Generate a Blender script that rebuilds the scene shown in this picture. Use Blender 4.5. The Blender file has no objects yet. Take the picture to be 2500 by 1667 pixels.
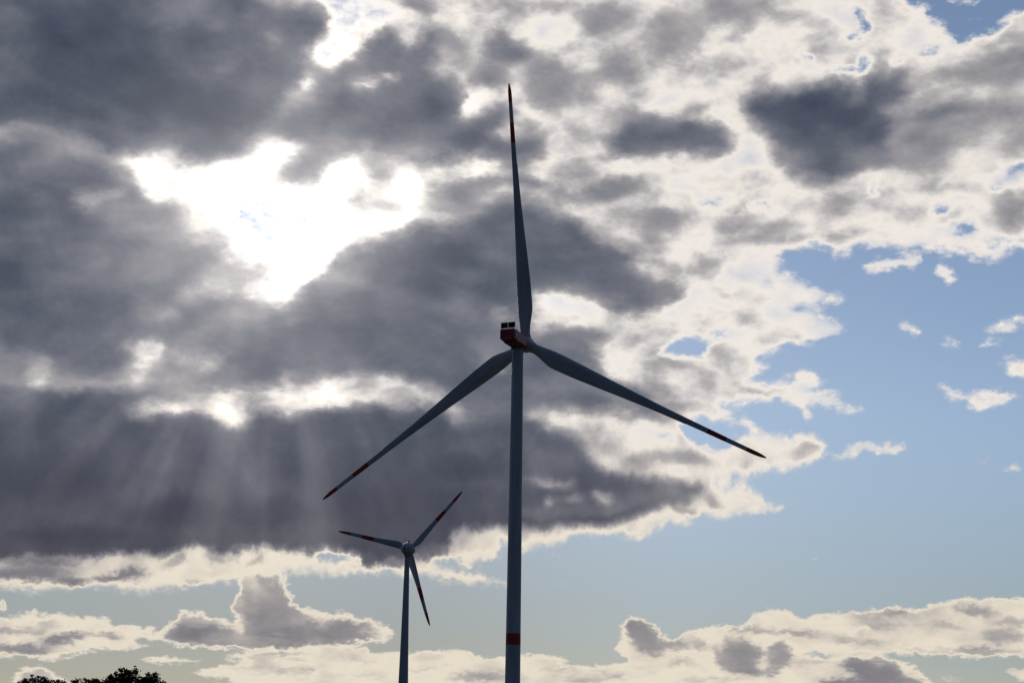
import bpy, math, random
import numpy as np
from mathutils import Matrix, Vector

scene = bpy.context.scene
WARP1, WARP2 = 1.25, 0.40          # degrees of turbulence at the cloud edges
SKY_DUST = 0.08
BACK_LEVEL, BACK_TINT = 0.50, (0.6, 0.85, 1.3, 1.0)  # dimming and blue tint of the added cloud outside the view
CONTRAIL = (10.2, 7.3)
R = math.radians

# ------------------------------------------------------------------ camera
F_MM, PITCH, ROLL, EYE = 60.0, R(14.5), 0.0163, 1.7
cam_d = bpy.data.cameras.new("camera")
cam_d.lens = F_MM
cam_d.sensor_width = 36.0
cam_d.clip_start = 0.5
cam_d.clip_end = 40000.0
cam = bpy.data.objects.new("camera", cam_d)
scene.collection.objects.link(cam)
_fw = Vector((0, math.cos(PITCH), math.sin(PITCH)))
_u0 = Vector((0, -math.sin(PITCH), math.cos(PITCH)))
_r0 = Vector((1, 0, 0))
_right = _r0 * math.cos(ROLL) + _u0 * math.sin(ROLL)
_up = _u0 * math.cos(ROLL) - _r0 * math.sin(ROLL)
m = Matrix((_right, _up, -_fw)).transposed().to_4x4()
m.translation = (0, 0, EYE)
cam.matrix_world = m
scene.camera = cam

# ------------------------------------------------------------------ exposure
scene.view_settings.view_transform = 'Standard'
scene.view_settings.look = 'None'
scene.view_settings.exposure = 0.0
scene.view_settings.gamma = 1.0

# ------------------------------------------------------------------ sun
SUN_AZ, SUN_EL = R(-8.3), R(18.2)          # azimuth from +Y towards +X
SUN_DIR = Vector((math.sin(SUN_AZ) * math.cos(SUN_EL), math.cos(SUN_AZ) * math.cos(SUN_EL), math.sin(SUN_EL)))
sun_d = bpy.data.lights.new("sun", 'SUN')
sun_d.energy = 0.6
sun_d.angle = R(10)
sun_d.color = (1.0, 0.93, 0.84)
sun = bpy.data.objects.new("sun", sun_d)
scene.collection.objects.link(sun)
sun.rotation_euler = (-SUN_DIR).to_track_quat('-Z', 'Y').to_euler()

# ------------------------------------------------------------------ sky: depth of the cloud layer over azimuth / elevation
AZ0, AZ1, EL0, EL1 = -19.0, 19.0, 2.0, 27.5      # degrees covered by the surveyed part of the sky
NU = 256                                          # samples per row (a curve holds 256)
BLOCKS = [(AZ0, AZ1, 8.6, EL1, 126), (AZ0, 0.0, EL0, 9.6, 96), (0.0, AZ1, EL0, 9.6, 96)]   # finer rows and columns near the horizon
F_MIN, F_SPAN = -0.5, 2.0
_f = F_MM / 36.0 * 2500.0


def sky_to_survey(az, el):
    x = np.sin(az) * np.cos(el); y = np.cos(az) * np.cos(el); z = np.sin(el)
    def dt(v): return x * v[0] + y * v[1] + z * v[2]
    w = dt(_fw)
    return 1250 + _f * dt(_right) / w, 833.5 - _f * dt(_up) / w


ORIG = {1: (0, 0), 2: (800, 0), 3: (1600, 0), 4: (0, 500), 5: (800, 500), 6: (1600, 500),
        7: (0, 1067), 8: (800, 1067), 9: (1600, 1067)}
ZS = 2352.0 / 900.0
CLOUDS = []


def pts_of(*segs):
    out = []
    for reg, pts in segs:
        ox, oy = ORIG[reg]
        out += [(ox + px / ZS, oy + py / ZS) for px, py in pts]
    return out


def bank(val, soft, *segs):
    CLOUDS.append(('p', val, soft * (0.95 if val > 0.5 and soft >= 28 else 1.3) / ZS, pts_of(*segs)))


def puff(reg, val, cx, cy, rx, ry, rot=0.0, k=1.0):
    (x, y), = pts_of((reg, [(cx, cy)]))
    CLOUDS.append(('e', val, k, (x, y, rx / ZS, ry / ZS, R(rot))))


# --- whole cover, thin bright cloud: everything above this ragged southern edge
bank(.47, 55, (1, [(-300, -300)]), (3, [(2700, -300), (2700, 560)]),
     (6, [(2500, 210), (2330, 250), (2200, 345), (2090, 350), (1950, 295), (1700, 265), (1560, 300), (1350, 285), (1160, 320), (1040, 260),
          (850, 295), (770, 310), (830, 425), (990, 490), (1100, 575), (1060, 680), (1250, 750), (1190, 830), (1000, 890), (780, 930),
          (660, 1000), (735, 1075), (620, 1120), (850, 1130), (1000, 1190), (1200, 1220), (1305, 1295), (1250, 1325), (900, 1290),
          (700, 1240), (440, 1270), (560, 1350), (660, 1405), (800, 1450), (950, 1450)]),
     (9, [(1090, 50), (980, 175), (700, 205), (540, 245), (390, 285), (520, 305), (640, 345), (745, 395), (820, 435), (600, 475), (500, 510), (200, 530), (0, 595)]),
     (8, [(2150, 590), (1950, 665), (1850, 625), (1500, 655), (1280, 715), (1140, 700), (1080, 765), (900, 780), (700, 805), (830, 850),
          (1000, 880), (1220, 920), (1140, 945), (900, 930), (650, 905), (450, 870), (250, 882), (0, 885)]),
     (7, [(2070, 882), (1830, 862), (1560, 930), (1400, 935), (1000, 992), (730, 980), (400, 972), (140, 982), (-300, 960)]))
# blue between base and thin layer, above the small turbine's left
bank(-.1, 14, (7, [(2010, 770), (2100, 745), (2240, 770), (2310, 790), (2352, 780)]), (8, [(220, 760), (250, 805), (140, 792), (0, 815)]), (7, [(2200, 800), (2080, 800)]))

# --- upper left
bank(.92, 75, (1, [(-300, -300), (1620, -300), (1640, 0), (1740, 110), (1880, 70), (2070, 105), (2120, 190), (2040, 250), (1990, 420),
                   (1920, 560), (1820, 640), (1700, 800), (1600, 880), (1450, 990), (1330, 1040), (1100, 990), (700, 960), (480, 910), (240, 840), (-300, 760)]))
puff(1, .80, 1750, 280, 330, 330)
puff(1, .82, 1150, 60, 300, 130)
puff(1, 1.01, 650, 260, 480, 260, 20)
puff(1, .98, 1000, 660, 650, 130, 5)
puff(1, 1.0, 250, 640, 400, 110, 10)
puff(1, .85, 10, 250, 110, 350)
puff(1, .88, 1650, 430, 180, 150)
puff(1, .76, 1400, 180, 130, 45)
puff(1, .64, 1725, 235, 75, 50, 25)
puff(1, .80, 1450, 445, 100, 55, -20)
puff(1, .80, 1350, 900, 330, 90, 3)
puff(1, .86, 800, 880, 500, 60, 5)
# left band under it
bank(.80, 60, (1, [(-300, 880), (240, 880), (480, 960), (700, 1030), (830, 1090), (920, 1200), (970, 1290), (1100, 1300), (1300, 1340), (1430, 1370), (1500, 1450), (1520, 1540)]),
     (4, [(1520, 150), (1500, 230), (1420, 310), (1440, 370), (1540, 420), (1500, 480), (1300, 490), (1160, 560), (1140, 640), (1060, 680), (960, 760), (1000, 860), (850, 900), (800, 1000), (900, 1090), (600, 1120), (380, 1100), (250, 960), (-300, 940)]))
puff(1, .71, 250, 860, 380, 60, 14)
puff(1, .62, 620, 1010, 220, 60, 20)
puff(1, .76, 330, 1050, 250, 90, 10)
puff(4, .92, 60, 250, 420, 520)
puff(4, .86, 350, 700, 500, 250)
puff(4, .84, 500, 250, 420, 130, 15)
puff(1, .50, 690, 1250, 140, 50, -12)
puff(1, .47, 530, 1290, 110, 55, 10)
puff(1, .74, 800, 1160, 130, 80, 35)
puff(4, .66, 850, 60, 220, 60, 10)
puff(4, .68, 1080, 150, 380, 120, 12)
puff(4, .55, 1300, 110, 230, 130, 15)
puff(4, .49, 1380, 170, 130, 110)
puff(4, .72, 950, 380, 350, 130)
puff(4, .63, 1430, 430, 140, 70)
puff(1, .55, 1080, 1050, 110, 90, 60)
puff(1, .50, 1000, 1250, 80, 40, 40)
# white gap around the sun
bank(.30, 70, (1, [(820, 1010), (1000, 1010), (1330, 1060), (1500, 1010), (1650, 905), (1800, 890), (1950, 965), (1850, 1020), (1740, 1165), (2050, 1190), (2140, 1030), (2280, 1020), (2300, 1300), (2352, 1500)]),
     (4, [(2340, 150), (2230, 190), (2180, 300), (2080, 430), (2060, 480), (2180, 540), (1960, 590), (1780, 650), (1690, 610), (1640, 560), (1560, 520), (1740, 470), (1600, 370), (1440, 350), (1440, 310), (1520, 220), (1540, 140), (1460, 10)]),
     (1, [(1300, 1330), (1130, 1280), (980, 1270), (930, 1190), (850, 1090)]))
puff(4, .55, 1690, 370, 90, 80)
puff(4, .58, 1720, 470, 60, 50)
puff(4, .42, 1600, 540, 110, 45)
puff(4, .50, 1360, 510, 110, 60)
puff(1, .46, 1100, 1120, 60, 110, 30, .8)
puff(1, .53, 1085, 1060, 110, 80, 0, .9)
puff(1, .49, 1400, 1060, 200, 36, -4, .8)
puff(1, .47, 850, 1075, 60, 50, 30, .7)
puff(1, .47, 960, 1220, 70, 50, 50, .7)
puff(1, .45, 1240, 1260, 110, 40, 15, .6)
bank(-.2, 13, (1, [(1370, 1265), (1470, 1312), (1640, 1320), (1705, 1368), (1620, 1380), (1560, 1396), (1520, 1372), (1470, 1325)]))
puff(1, -.05, 1890, 1412, 60, 16)
puff(1, .2, 1420, 1235, 90, 14, 10)

puff(1, .56, 1270, 1440, 260, 110, 12, .8)
puff(1, .50, 1420, 1480, 110, 100, 0, .8)
# --- upper middle
bank(.80, 55, (1, [(1700, 820), (1850, 680), (2010, 650), (2000, 480), (2090, 430)]),
     (2, [(160, 350), (340, 230), (370, 150), (430, 190), (470, 270), (560, 300), (620, 230), (690, 120), (800, 190), (860, 270), (760, 340),
          (700, 380), (640, 430), (700, 480), (850, 510), (880, 580), (830, 700), (860, 770), (1000, 730), (1080, 670), (1160, 720), (1110, 800),
          (1080, 870), (1200, 890), (1350, 890), (1400, 960), (1300, 1010), (1180, 1040), (1000, 1010), (850, 990), (720, 1050), (560, 1020),
          (430, 1000), (330, 960), (230, 930), (190, 990), (60, 1000), (0, 1120), (-60, 1190), (-200, 1165), (-360, 1160), (-290, 1060), (-130, 1010), (-150, 940), (-290, 880)]))
puff(2, .88, 600, 690, 260, 170)
puff(2, .84, 60, 680, 200, 120)
puff(2, .85, 900, 900, 220, 70)
puff(2, .76, 380, 300, 90, 90)
puff(2, .70, 0, 900, 160, 60)
puff(2, .26, 230, 520, 100, 34, -8)
puff(2, .30, 390, 490, 80, 34, 15)
puff(1, .33, 1965, 545, 45, 60, 20)
puff(1, .55, 1900, 640, 120, 60, 20)
puff(2, .73, 580, 30, 170, 60, 10)
puff(2, .60, 270, 30, 80, 40)
puff(2, .64, 750, 200, 130, 60, 50)
puff(2, .84, 1140, 330, 200, 120, 10)
puff(2, .74, 1060, 480, 160, 110, 20)
puff(2, .69, 1420, 500, 270, 130, 12)
puff(2, .68, 1450, 640, 230, 70, 5)
puff(2, .66, 1420, 400, 80, 60)
puff(2, .66, 850, 350, 140, 90, 30)
puff(2, .58, 760, 330, 120, 60, 30)
puff(2, .36, 920, 650, 60, 110, 30)
puff(2, .62, 1200, 30, 420, 45)
puff(2, .36, 1430, 170, 180, 100, 10)
puff(2, .66, 1800, 130, 230, 130, -10)
puff(2, .58, 1950, 330, 280, 160, -20)
puff(2, .64, 1850, 480, 180, 70, -10)
puff(2, .62, 2250, 170, 180, 180, -30)
puff(2, .60, 1850, 720, 350, 90, 8)
puff(2, .60, 1650, 830, 170, 80, 5)
puff(2, .52, 2100, 600, 150, 80, 0)
puff(2, .66, 1300, 850, 110, 60, 20)
puff(2, .38, 1130, 850, 60, 30)
puff(2, .48, 1500, 850, 130, 60)
puff(2, .55, 1560, 1010, 100, 50, 20)
puff(2, .64, 350, 1100, 110, 90)
puff(2, .62, 190, 1270, 110, 90, 20)
puff(2, .62, 420, 1300, 140, 50)
puff(2, .56, 330, 1010, 120, 40, 30)
bank(.28, 40, (2, [(-120, 340), (0, 440), (60, 380), (220, 290), (330, 190), (420, 120), (400, 40), (230, 20), (200, -60), (-60, -60), (30, 150), (-40, 260)]))
puff(2, .36, 510, 215, 90, 70, 10)
puff(2, .45, 820, 120, 120, 70)
# middle arc and dark C4
puff(2, .66, 980, 1330, 420, 130)
puff(2, .76, 960, 1170, 270, 60, -8)
puff(2, .80, 1230, 1160, 170, 40, 8)
puff(2, .72, 800, 1260, 180, 70, -15)
puff(2, .66, 1500, 1250, 160, 70, -5)
puff(2, .75, 1780, 1220, 230, 75, -10)
puff(2, .70, 1900, 1180, 110, 50, -10)
puff(2, .48, 760, 1275, 55, 16)
puff(2, .44, 700, 1380, 110, 40)
puff(2, .60, 1950, 1380, 350, 60, 10)
puff(2, .64, 2060, 1470, 70, 110)
puff(2, .56, 2250, 1400, 170, 60)
bank(.32, 36, (2, [(-100, 1290), (0, 1300), (130, 1370), (300, 1345), (540, 1350), (560, 1440), (480, 1490), (300, 1500), (130, 1540), (0, 1580), (-100, 1560)]))
bank(.37, 28, (2, [(440, 1120), (640, 1080), (850, 1040), (1050, 1035), (1060, 1090), (850, 1105), (680, 1165), (520, 1205), (450, 1190)]))
bank(.34, 26, (2, [(20, 1060), (90, 1010), (190, 1010), (210, 1100), (270, 1160), (230, 1190), (100, 1180), (-20, 1180)]))
puff(2, .36, 1360, 1080, 110, 60, 10)
bank(.86, 55, (5, [(-200, 560), (0, 400), (60, 330), (140, 290), (330, 200), (470, 195), (560, 115), (680, 150), (850, 120), (1000, 60), (1150, -20),
                   (1300, -10), (1450, 60), (1580, 100), (1700, 210), (1860, 240), (1950, 310), (1960, 420), (2100, 490), (2290, 560), (2200, 650),
                   (2000, 690), (1850, 680), (1700, 590), (1500, 550), (1360, 570), (1270, 600), (1270, 760), (1300, 820), (1450, 770), (1600, 780), (1750, 810), (1770, 870),
                   (1650, 890), (1690, 960), (1780, 1080), (1900, 1130), (2100, 1220), (2260, 1290), (2100, 1340), (1800, 1330), (1500, 1310), (1300, 1290),
                   (1250, 1400), (900, 1400), (840, 1290), (760, 1200), (720, 1180), (560, 1130), (330, 1080), (0, 1110)]),
     (4, [(2000, 1130), (1850, 1160), (1500, 1170), (1400, 1220), (1200, 1130), (1080, 1000), (950, 800), (1000, 720), (1140, 620), (1500, 590), (1640, 640), (1780, 660), (1960, 600)]))
puff(4, .76, 1400, 800, 420, 180)
puff(4, .70, 1600, 700, 250, 60)
puff(4, .72, 1300, 1000, 300, 120, 20)
puff(4, .87, 2100, 850, 280, 170)
puff(5, .95, 720, 380, 260, 190)
puff(5, .91, 1100, 480, 150, 130)
puff(5, .88, 1500, 350, 260, 120)
puff(5, .80, 800, 720, 420, 130)
puff(5, .87, 350, 850, 260, 100)
puff(5, .80, 550, 1000, 400, 110)
puff(5, .72, 150, 480, 180, 90)
puff(5, .76, 1050, 850, 200, 260)
puff(5, .80, 1500, 860, 230, 70)
puff(5, .84, 1380, 1150, 150, 140)
puff(5, .78, 1800, 1220, 250, 70, 25)
puff(5, .52, 1100, 690, 60, 40)
puff(5, .60, 1040, 1030, 100, 60)
puff(5, .62, 700, 220, 50, 18)
puff(5, .50, 250, 300, 60, 20, 20, .7)
puff(5, .45, 1400, 660, 130, 60, 20)
puff(5, .66, 1340, 670, 50, 40)
puff(5, .55, 2050, 400, 110, 60)
puff(5, .58, 2090, 180, 60, 110)
bank(.70, 36, (4, [(-300, 900), (200, 930), (330, 1060), (420, 1090), (640, 1120), (800, 1150), (700, 1200), (300, 1210), (-300, 1180)]))
bank(.62, 30, (4, [(640, 1040), (880, 1010), (1060, 1020), (1250, 1080), (1400, 1190), (1200, 1200), (1000, 1260), (900, 1160)]))
puff(4, .50, 1870, 740, 50, 26, 20)
puff(4, .56, 1060, 710, 90, 50)
puff(4, .56, 1300, 800, 60, 28, -20)
puff(4, .58, 1485, 735, 25, 14, -40)
puff(4, .45, 900, 945, 105, 48, 10)
puff(4, .45, 1040, 910, 46, 52)
puff(4, .47, 1170, 985, 80, 30, 25)
puff(4, .46, 1330, 1000, 90, 40, -5)
puff(4, .66, 1120, 1090, 190, 60, 10)
puff(4, .72, 950, 1200, 180, 40, 0)
puff(4, .55, 250, 1040, 100, 80, 25)
puff(4, .54, 270, 1130, 70, 40)
puff(4, .56, 560, 1140, 240, 34)
puff(4, .52, 860, 1100, 120, 50)
puff(4, .52, 1820, 1105, 60, 50)

# --- bright band and the long dark base under it
bank(.92, 45, (4, [(-300, 1130), (300, 1190), (560, 1180), (800, 1190), (950, 1240), (800, 1320), (900, 1340), (1100, 1350), (1200, 1310), (1370, 1350), (1480, 1430), (1560, 1390),
                   (1640, 1310), (1800, 1350), (1990, 1310), (2240, 1290), (2352, 1275)]),
     (5, [(300, 1280), (550, 1290), (760, 1280), (850, 1390), (900, 1410), (1150, 1350), (1300, 1380), (1400, 1440), (1550, 1490), (1650, 1560)]),
     (8, [(1640, 100), (1700, 170), (1800, 230), (2050, 280), (2250, 330)]), (9, [(80, 275), (300, 335), (250, 400), (100, 450)]), (8, [(2352, 500), (2200, 450), (2000, 490), (1800, 540), (1500, 565), (1150, 580), (900, 590), (800, 605), (770, 690), (700, 740), (600, 760), (500, 780), (430, 800), (260, 805), (230, 750), (160, 740), (60, 720)]),
     (7, [(2250, 750), (2100, 710), (1950, 740), (1780, 700), (1650, 690), (1450, 750), (1280, 720), (1200, 690), (1080, 720), (960, 740), (700, 740), (480, 760), (200, 770), (-300, 780)]))
bank(.43, 26, (4, [(880, 1330), (1060, 1290), (1200, 1215), (1480, 1185), (1800, 1165), (2050, 1140), (2352, 1115)]),
     (5, [(330, 1095), (540, 1140), (690, 1190), (700, 1250), (500, 1265), (300, 1275), (100, 1270)]),
     (4, [(2240, 1265), (2000, 1300), (1800, 1340), (1650, 1300), (1560, 1390), (1490, 1415), (1380, 1350), (1300, 1310), (1180, 1300), (1070, 1350), (950, 1350)]))
puff(4, .56, 2290, 1180, 60, 50)
puff(4, .50, 1300, 1250, 130, 40)
puff(4, .40, 1150, 1340, 40, 40, 0, .6)
puff(5, .50, 810, 1310, 45, 22, 35)
puff(5, .50, 850, 1370, 22, 40)
puff(5, .46, 1420, 1370, 170, 32, 12)
puff(5, .52, 1600, 1420, 120, 50, 20)
puff(7, 1.02, 300, 250, 420, 180)
puff(7, 1.02, 1120, 480, 330, 110)
puff(7, 1.0, 500, 620, 500, 70)
puff(7, 1.0, 1750, 480, 300, 130)
puff(7, .84, 1560, 80, 150, 220, 10)
puff(7, .87, 1080, 100, 180, 160)
puff(7, .90, 1050, 310, 420, 60, -3)
puff(8, .97, 250, 450, 300, 150)
puff(8, .97, 850, 180, 260, 90)
puff(8, .88, 950, 295, 500, 36, -2)
puff(8, .92, 1050, 450, 250, 100)
puff(8, .83, 1450, 130, 200, 120)
puff(8, .80, 1400, 480, 220, 70)
puff(8, .80, 1700, 450, 280, 60, -8)
puff(8, .54, 1430, 280, 170, 30, 9)
puff(8, .55, 1430, 400, 45, 40)
puff(8, .54, 1740, 370, 80, 40, 10)
puff(8, .66, 1570, 390, 80, 40)
puff(8, .82, 2100, 390, 250, 60, 8)
puff(8, .62, 2010, 170, 160, 55, -5)
puff(8, .50, 1830, 60, 100, 60)
puff(9, .66, 150, 140, 260, 65, 5)
puff(9, .55, 560, 370, 120, 35, 15)
puff(9, .60, 370, 415, 80, 35, 20)
puff(9, .80, 90, 370, 150, 70)
puff(9, .46, 850, 60, 200, 40)
# hanging fringe at the base edge
puff(8, .85, 280, 770, 60, 60)
puff(8, .74, 440, 800, 60, 40)
puff(7, .74, 2250, 745, 30, 40, 0, .7)
puff(8, .82, 660, 730, 100, 50, -15)
# thin layer under the base, left
puff(7, .74, 150, 870, 330, 60, -2)
puff(7, .73, 430, 930, 160, 40, 6)
puff(7, .73, 800, 885, 170, 36, -8)
puff(7, .70, 640, 900, 90, 30, -10)
puff(7, .58, 1210, 925, 130, 16, -6)
puff(7, .62, 1100, 780, 90, 40, -30)
puff(7, .60, 1400, 770, 120, 30)
puff(7, .60, 1620, 780, 70, 36, -40)
puff(7, .76, 250, 800, 260, 30)
puff(8, .48, 880, 890, 160, 22, 5)

# --- right, upper
bank(.64, 70, (3, [(40, 120), (200, -60), (600, -60), (900, 50), (1060, 130), (700, 150), (500, 190), (350, 220), (250, 330), (0, 440), (-150, 250)]))
puff(3, .70, 480, 90, 200, 80, 25)
puff(3, .66, 180, 270, 140, 80, -40)
puff(3, .54, 820, 310, 130, 40, 10)
puff(3, .54, 150, 590, 160, 50, -10)
puff(3, .48, 450, 470, 250, 50, -10)
bank(.55, 60, (3, [(1300, 560), (1500, 500), (1700, 470), (1850, 430), (2100, 365), (2352, 310), (2700, 260), (2700, 1000), (2300, 1000), (1900, 1100), (1500, 1050), (1400, 800)]))
bank(.66, 55, (3, [(1700, 490), (1850, 440), (2100, 375), (2352, 320), (2700, 290), (2700, 540), (2200, 560), (1950, 550), (1850, 520)]))
puff(3, .71, 2030, 490, 220, 45, 8)
puff(3, .62, 2300, 650, 200, 130)
puff(3, .48, 1690, 600, 170, 40, -25)
puff(3, .50, 1650, 690, 200, 20, -8)
bank(.90, 75, (3, [(580, 670), (680, 595), (860, 590), (1000, 560), (1200, 530), (1260, 590), (1400, 510), (1620, 500), (1540, 620), (1430, 690),
                   (1530, 760), (1490, 850), (1490, 940), (1650, 1000), (1300, 1100), (1100, 1140), (900, 1080), (740, 1000), (800, 920), (700, 850), (620, 770)]))
puff(3, 1.0, 1040, 720, 300, 130, 8)
puff(3, .76, 1500, 560, 120, 50, -20)
puff(3, .74, 1350, 1000, 300, 80, -5)
puff(3, .76, 900, 1020, 160, 70, 10)
puff(3, .73, 1800, 720, 300, 60, -8)
puff(3, .70, 1750, 880, 260, 110, -5)
puff(3, .66, 1600, 980, 180, 40, -10)
bank(.86, 60, (3, [(-350, 900), (-200, 780), (0, 745), (180, 745), (350, 790), (470, 870), (520, 930), (420, 980), (200, 1000), (-200, 1000)]))
puff(3, .93, 100, 860, 200, 70)
puff(3, .64, 240, 700, 170, 22, -8)
puff(3, .66, 520, 890, 80, 40)
puff(3, .56, 2020, 1080, 280, 50, -6)
puff(3, .57, 1780, 1160, 110, 110)
puff(3, .60, 1180, 1310, 170, 60, -5)
puff(3, .52, 1320, 1230, 120, 50)
puff(3, .60, 2270, 1310, 160, 110, 30)
puff(3, .50, 1950, 1220, 140, 60)
puff(3, .63, 100, 1400, 120, 45, 10)
puff(3, .63, 480, 1420, 120, 40, -10)
puff(3, .60, 400, 1530, 120, 60)
puff(3, .52, 200, 1220, 120, 30)
puff(6, .68, 330, 370, 150, 85)
puff(6, .63, 480, 115, 130, 45, -8)
puff(6, .66, 60, 80, 110, 70)
puff(6, .64, 110, 170, 90, 40)
puff(6, .83, 30, 560, 170, 80, 10)
puff(6, .58, 580, 715, 90, 55, 10)
puff(6, .52, 640, 900, 60, 100)
puff(6, .60, 60, 1020, 140, 40, 12)
puff(6, .53, 280, 1140, 120, 60)
puff(6, .64, 50, 1230, 110, 60, 20)
puff(6, .47, 700, 600, 150, 60)
# bright cloth of thin cloud, upper right and right of centre
puff(3, .42, 1500, 130, 330, 160, 0, .8)
puff(3, .41, 1400, 290, 300, 120, 0, .8)
puff(3, .43, 800, 440, 380, 60, -6, .6)
puff(6, .41, 600, 400, 250, 150, 30, .6)
puff(6, .42, 850, 650, 170, 130, 0, .7)
puff(3, .43, 900, 1250, 250, 100, 0, .5)
puff(3, .38, 1450, 260, 140, 170, 0, .9)
# blue holes on the right
bank(-.34, 26, (3, [(1620, -40), (1640, 20), (1750, 35), (1790, 130), (1850, 170), (1925, 180), (1900, 255), (1950, 290), (2080, 235), (2150, 225), (2150, 150), (2230, 95), (2352, 60), (2600, -20), (2600, -300), (1620, -300)]))
puff(3, .44, 1980, 15, 180, 30, -5)
puff(3, .42, 2030, 140, 90, 22, -8)
puff(3, .38, 1990, 110, 20, 46, 20)
puff(3, .40, 2240, 110, 50, 26, -40)
puff(3, .30, 2090, 195, 60, 20, -50)
puff(3, -.25, 2200, 175, 34, 24)
puff(3, -.22, 1290, 110, 34, 40)
puff(3, -.25, 1310, 180, 44, 36, 20)
puff(3, -.15, 1240, 238, 30, 24)
puff(3, -.12, 985, 352, 36, 24, -20)
bank(-.22, 18, (3, [(1295, 350), (1345, 400), (1355, 470), (1220, 490), (1130, 488), (1235, 455), (1275, 410)]))
puff(3, .05, 1730, 330, 100, 26, -22)
puff(3, .12, 1530, 400, 70, 20, -10)
bank(-.22, 18, (3, [(2420, 1010), (2290, 1075), (2240, 1130), (2300, 1110), (2420, 1060)]))
puff(3, -.02, 2180, 1185, 46, 18)
puff(3, -.12, 1800, 1335, 60, 26)
puff(3, .0, 390, 1282, 110, 24)
puff(3, .05, 700, 1312, 100, 24, 8)
puff(3, .05, 1410, 1245, 40, 20, 20)
puff(6, -.12, 1960, 150, 100, 40, 10)
puff(6, -.05, 2190, 225, 80, 34, 10)
puff(6, .05, 1070, 250, 70, 24)
bank(-.22, 18, (6, [(70, 925), (150, 830), (190, 800), (230, 830), (290, 860), (330, 890), (270, 955), (150, 960)]))
puff(6, .02, 400, 830, 100, 34, -5)
puff(6, .12, 490, 525, 40, 20)
puff(6, .2, 720, 520, 50, 20)
puff(6, -.05, 960, 660, 50, 60, 50, .5)
bank(-.22, 18, (6, [(330, 1345), (470, 1360), (620, 1410), (680, 1440), (500, 1470), (470, 1520), (250, 1535), (230, 1440), (200, 1370)]))
puff(6, .1, 60, 1480, 70, 24)
puff(6, .35, 700, 1450, 90, 20, 15)
# loose puffs in the blue
bank(.46, 16, (6, [(1320, 430), (1400, 370), (1480, 330), (1600, 345), (1640, 300), (1700, 310), (1725, 385), (1690, 440), (1550, 430), (1450, 440), (1400, 465)]))
puff(6, 0.40, 1850, 415, 73, 89)
puff(6, 0.24, 1850, 480, 65, 27)
puff(6, 0.32, 1175, 470, 49, 32)
puff(6, 0.42, 1605, 790, 109, 46, 24)
puff(6, 0.38, 2260, 772, 195, 59, -4)
puff(6, 0.36, 2160, 865, 124, 32)
puff(6, 0.34, 1890, 882, 78, 38, -20)
puff(6, 0.42, 2310, 1040, 169, 78, 22)
puff(6, 0.42, 2060, 1268, 202, 43, 2)
puff(6, 0.40, 2200, 1216, 247, 40, 2)
puff(6, 0.28, 1930, 1230, 156, 43, 20)
puff(6, 0.36, 970, 1110, 110, 81)
puff(6, 0.24, 1085, 1105, 34, 27)
puff(6, 0.24, 1130, 590, 65, 61, -30)
puff(6, 0.24, 1440, 568, 65, 14)
puff(6, 0.24, 960, 1340, 52, 54)
bank(.46, 14, (9, [(1050, 105), (1200, 90), (1300, 42), (1450, 40), (1600, 38), (1605, 85), (1500, 120), (1350, 110), (1250, 130), (1150, 158)]))
puff(9, .40, 2100, 130, 75, 20, -10)
puff(9, .50, 2265, 192, 135, 30, 0)
puff(9, .33, 790, 440, 70, 14, -5)
puff(9, .25, 920, 487, 34, 10)
puff(9, .30, 210, 560, 40, 22)
puff(8, .42, 1430, 742, 52, 14)
puff(8, .35, 1505, 932, 34, 10)
puff(8, .38, 875, 812, 46, 12)
puff(8, .32, 955, 820, 28, 9)
puff(8, .42, 1020, 755, 70, 22)

# --- low clouds along the horizon
bank(.45, 14, (7, [(-300, 1125), (120, 1125), (180, 1105), (270, 1125), (430, 1120), (640, 1140), (720, 1180), (850, 1190), (1000, 1195), (1010, 1225), (870, 1250), (860, 1290), (1000, 1335),
                   (900, 1340), (820, 1355), (500, 1385), (300, 1408), (-300, 1412)]))
puff(7, .62, 60, 1225, 300, 30)
puff(7, .56, 280, 1190, 200, 18)
puff(7, .70, 430, 1275, 190, 34, -6)
puff(7, .68, 120, 1350, 280, 40, -4)
puff(7, .64, 690, 1265, 120, 22)
puff(7, .40, 370, 1415, 80, 9)
bank(.44, 9, (7, [(810, 1417), (900, 1402), (1050, 1404), (1250, 1398), (1300, 1415), (1200, 1436), (1000, 1442)]))
bank(.44, 9, (7, [(1040, 1250), (1070, 1190), (1110, 1150), (1150, 1108), (1200, 1116), (1240, 1130), (1290, 1092), (1330, 1150), (1400, 1160), (1480, 1195), (1500, 1150), (1475, 1110), (1470, 1060), (1540, 980),
                  (1530, 920), (1590, 870), (1660, 836), (1700, 872), (1740, 850), (1810, 843), (1845, 930), (1875, 980), (1870, 1035), (1930, 1090), (2050, 1118),
                  (2120, 1130), (2150, 1103), (2230, 1128), (2300, 1160)]), (8, [(250, 1150), (310, 1185), (400, 1230), (450, 1262), (350, 1300), (100, 1312)]), (7, [(1900, 1330), (1650, 1332), (1400, 1335), (1150, 1335), (1040, 1300), (800, 1260), (810, 1235), (950, 1225)]))
bank(.66, 14, (7, [(1040, 1280), (1120, 1220), (1150, 1160), (1220, 1150), (1290, 1145), (1340, 1190), (1400, 1215), (1500, 1215), (1530, 1150), (1500, 1090), (1550, 1010), (1570, 930), (1660, 872), (1720, 895), (1800, 880),
                   (1825, 960), (1850, 1050), (1910, 1115), (2060, 1185), (2150, 1150), (2270, 1185), (2400, 1225)]), (8, [(200, 1230), (330, 1265), (150, 1322)]), (7, [(1900, 1345), (1400, 1345), (1150, 1340)]))
puff(7, .71, 1720, 1120, 110, 90)
puff(7, .72, 1900, 1240, 330, 60)
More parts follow.
